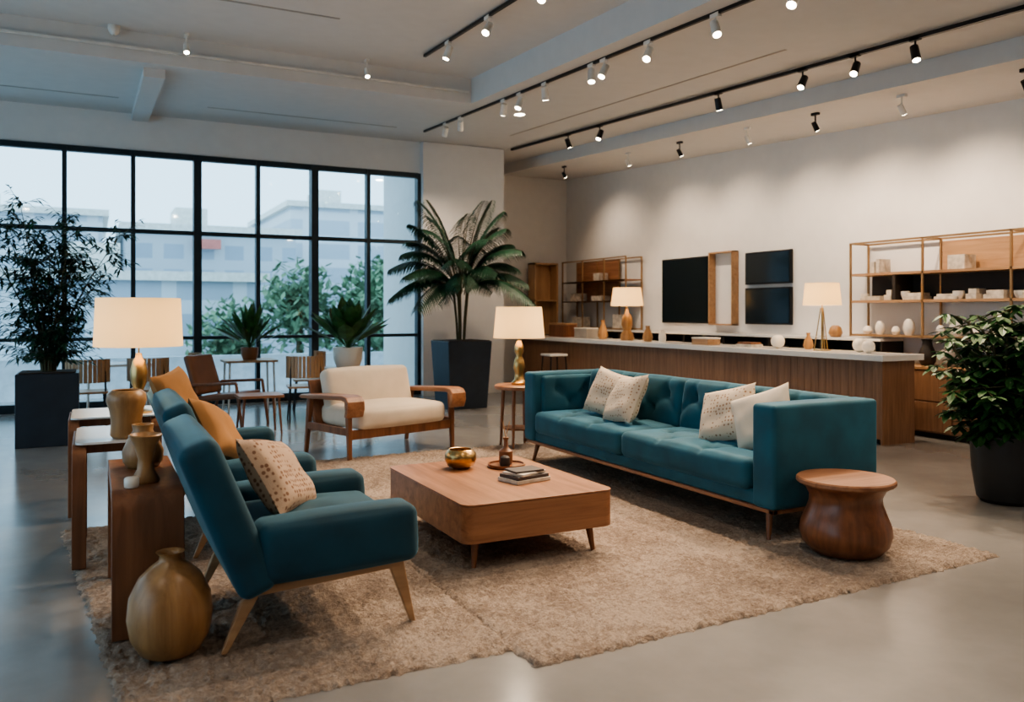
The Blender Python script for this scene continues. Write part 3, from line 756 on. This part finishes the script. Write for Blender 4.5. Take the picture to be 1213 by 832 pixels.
for v,t,W in[(11.1,(4.8,12.8,2),80),(10.55,(5.6,12.8,1.6),80),(9.2,(4.9,10.9,1),120),(8.77,(3.0,8.2,.4),190),(8.15,(5.5,9,0),150),(7.17,(3.9,6.2,.4),210),(6.94,(2.4,6.5,0),180),(6.2,(2.2,4.8,.3),260),(5.28,(3.9,3.5,.4),200),(4.43,(2.0,3.6,.0),170)]:
    spot(e,(4.56,v,zc(v)-.14),t,W,M['whitem'],stem=.10)
e=empty('track_light'); b=MB(); slab(b,3.385,3.415,2,8.9,.28,.03); b.obj('rail',M['black'],e)
for v,t,W in[(8.2,(2.0,8.6,.2),150),(7.2,(.8,5.4,.5),210),(6.1,(.8,4.0,.4),220),(4.6,(.6,3.4,0),120)]:
    spot(e,(3.4,v,zc(v)+.17),t,W,M['whitem'],stem=.10)
for i,v in enumerate([12.9,10.9,9.6,8.2,7.07,5.9,4.6,2.8]):
    e=empty('wall_washer_spot'); spot(e,(7.62,v,zc(v)-.36),(8.8,v-.1,1.75),[80,85,90,105,135,150,130,80][i],M['black'] if i%2==0 else M['whitem'],112,.8,.14,1.0)
for u_,v_ in((.9,9.5),(2.9,9.5)):
    e=empty('ceiling_spot'); spot(e,(u_,v_,zc(v_)+.16),(u_,v_-2,0),0,M['whitem'],70,.8,.14)
e=empty('security_camera'); MB().lathe([(.06,0),(.06,-.04),(.045,-.08),(.02,-.10)],(.2,9.6,zc(9.6)+.32),24).obj('dome',M['whitem'],e,smooth=True)
for u_,v_,dz in((2,2,.32),(2,-1,.32),(-1.5,2,.32),(5.4,0.5,0),(5.4,3.5,0),(5.2,10,0),(8,1,-.2)):  # added fill lights, built in the form of ceiling downlights
    e=empty('added_fill_light'); z=zc(v_)+dz
    MB().lathe([(.09,-.006),(.09,.0),(.07,.0),(.07,-.006)],(u_,v_,z),24,False).obj('fill_ring',M['whitem'],e)
    MB().lathe([(.069,-.004),(.069,-.001)],(u_,v_,z),24).obj('fill_disc',M['glow'],e)
    l=bpy.data.lights.new('fill_lamp','AREA'); l.shape='DISK'; l.size=.14; l.energy=20; l.color=(1,.80,.60)
    o=bpy.data.objects.new('fill_lamp',l); scene.collection.objects.link(o); o.parent=e; o.location=(u_,v_,z-.02)

# ------------------------------------------------------------------ world
w=bpy.data.worlds.new('overcast'); scene.world=w; w.use_nodes=True
bg=w.node_tree.nodes['Background']; bg.inputs['Color'].default_value=(.66,.84,1,1); bg.inputs['Strength'].default_value=2.6
# ------------------------------------------------------------------ camera
cd=bpy.data.cameras.new('camera'); cam=bpy.data.objects.new('camera',cd); scene.collection.objects.link(cam)
cam.location=(0,0,1.4); cam.rotation_euler=(rad(90),0,rad(-26.95)); cd.sensor_width=36; cd.lens=29; cd.shift_y=-46/1213
cd.clip_start=.05; cd.clip_end=300
cd.dof.use_dof=True; cd.dof.focus_distance=5.2; cd.dof.aperture_fstop=2.2
scene.camera=cam
scene.view_settings.view_transform='AgX'
scene.view_settings.look='AgX - Medium High Contrast'
scene.view_settings.exposure=0.12
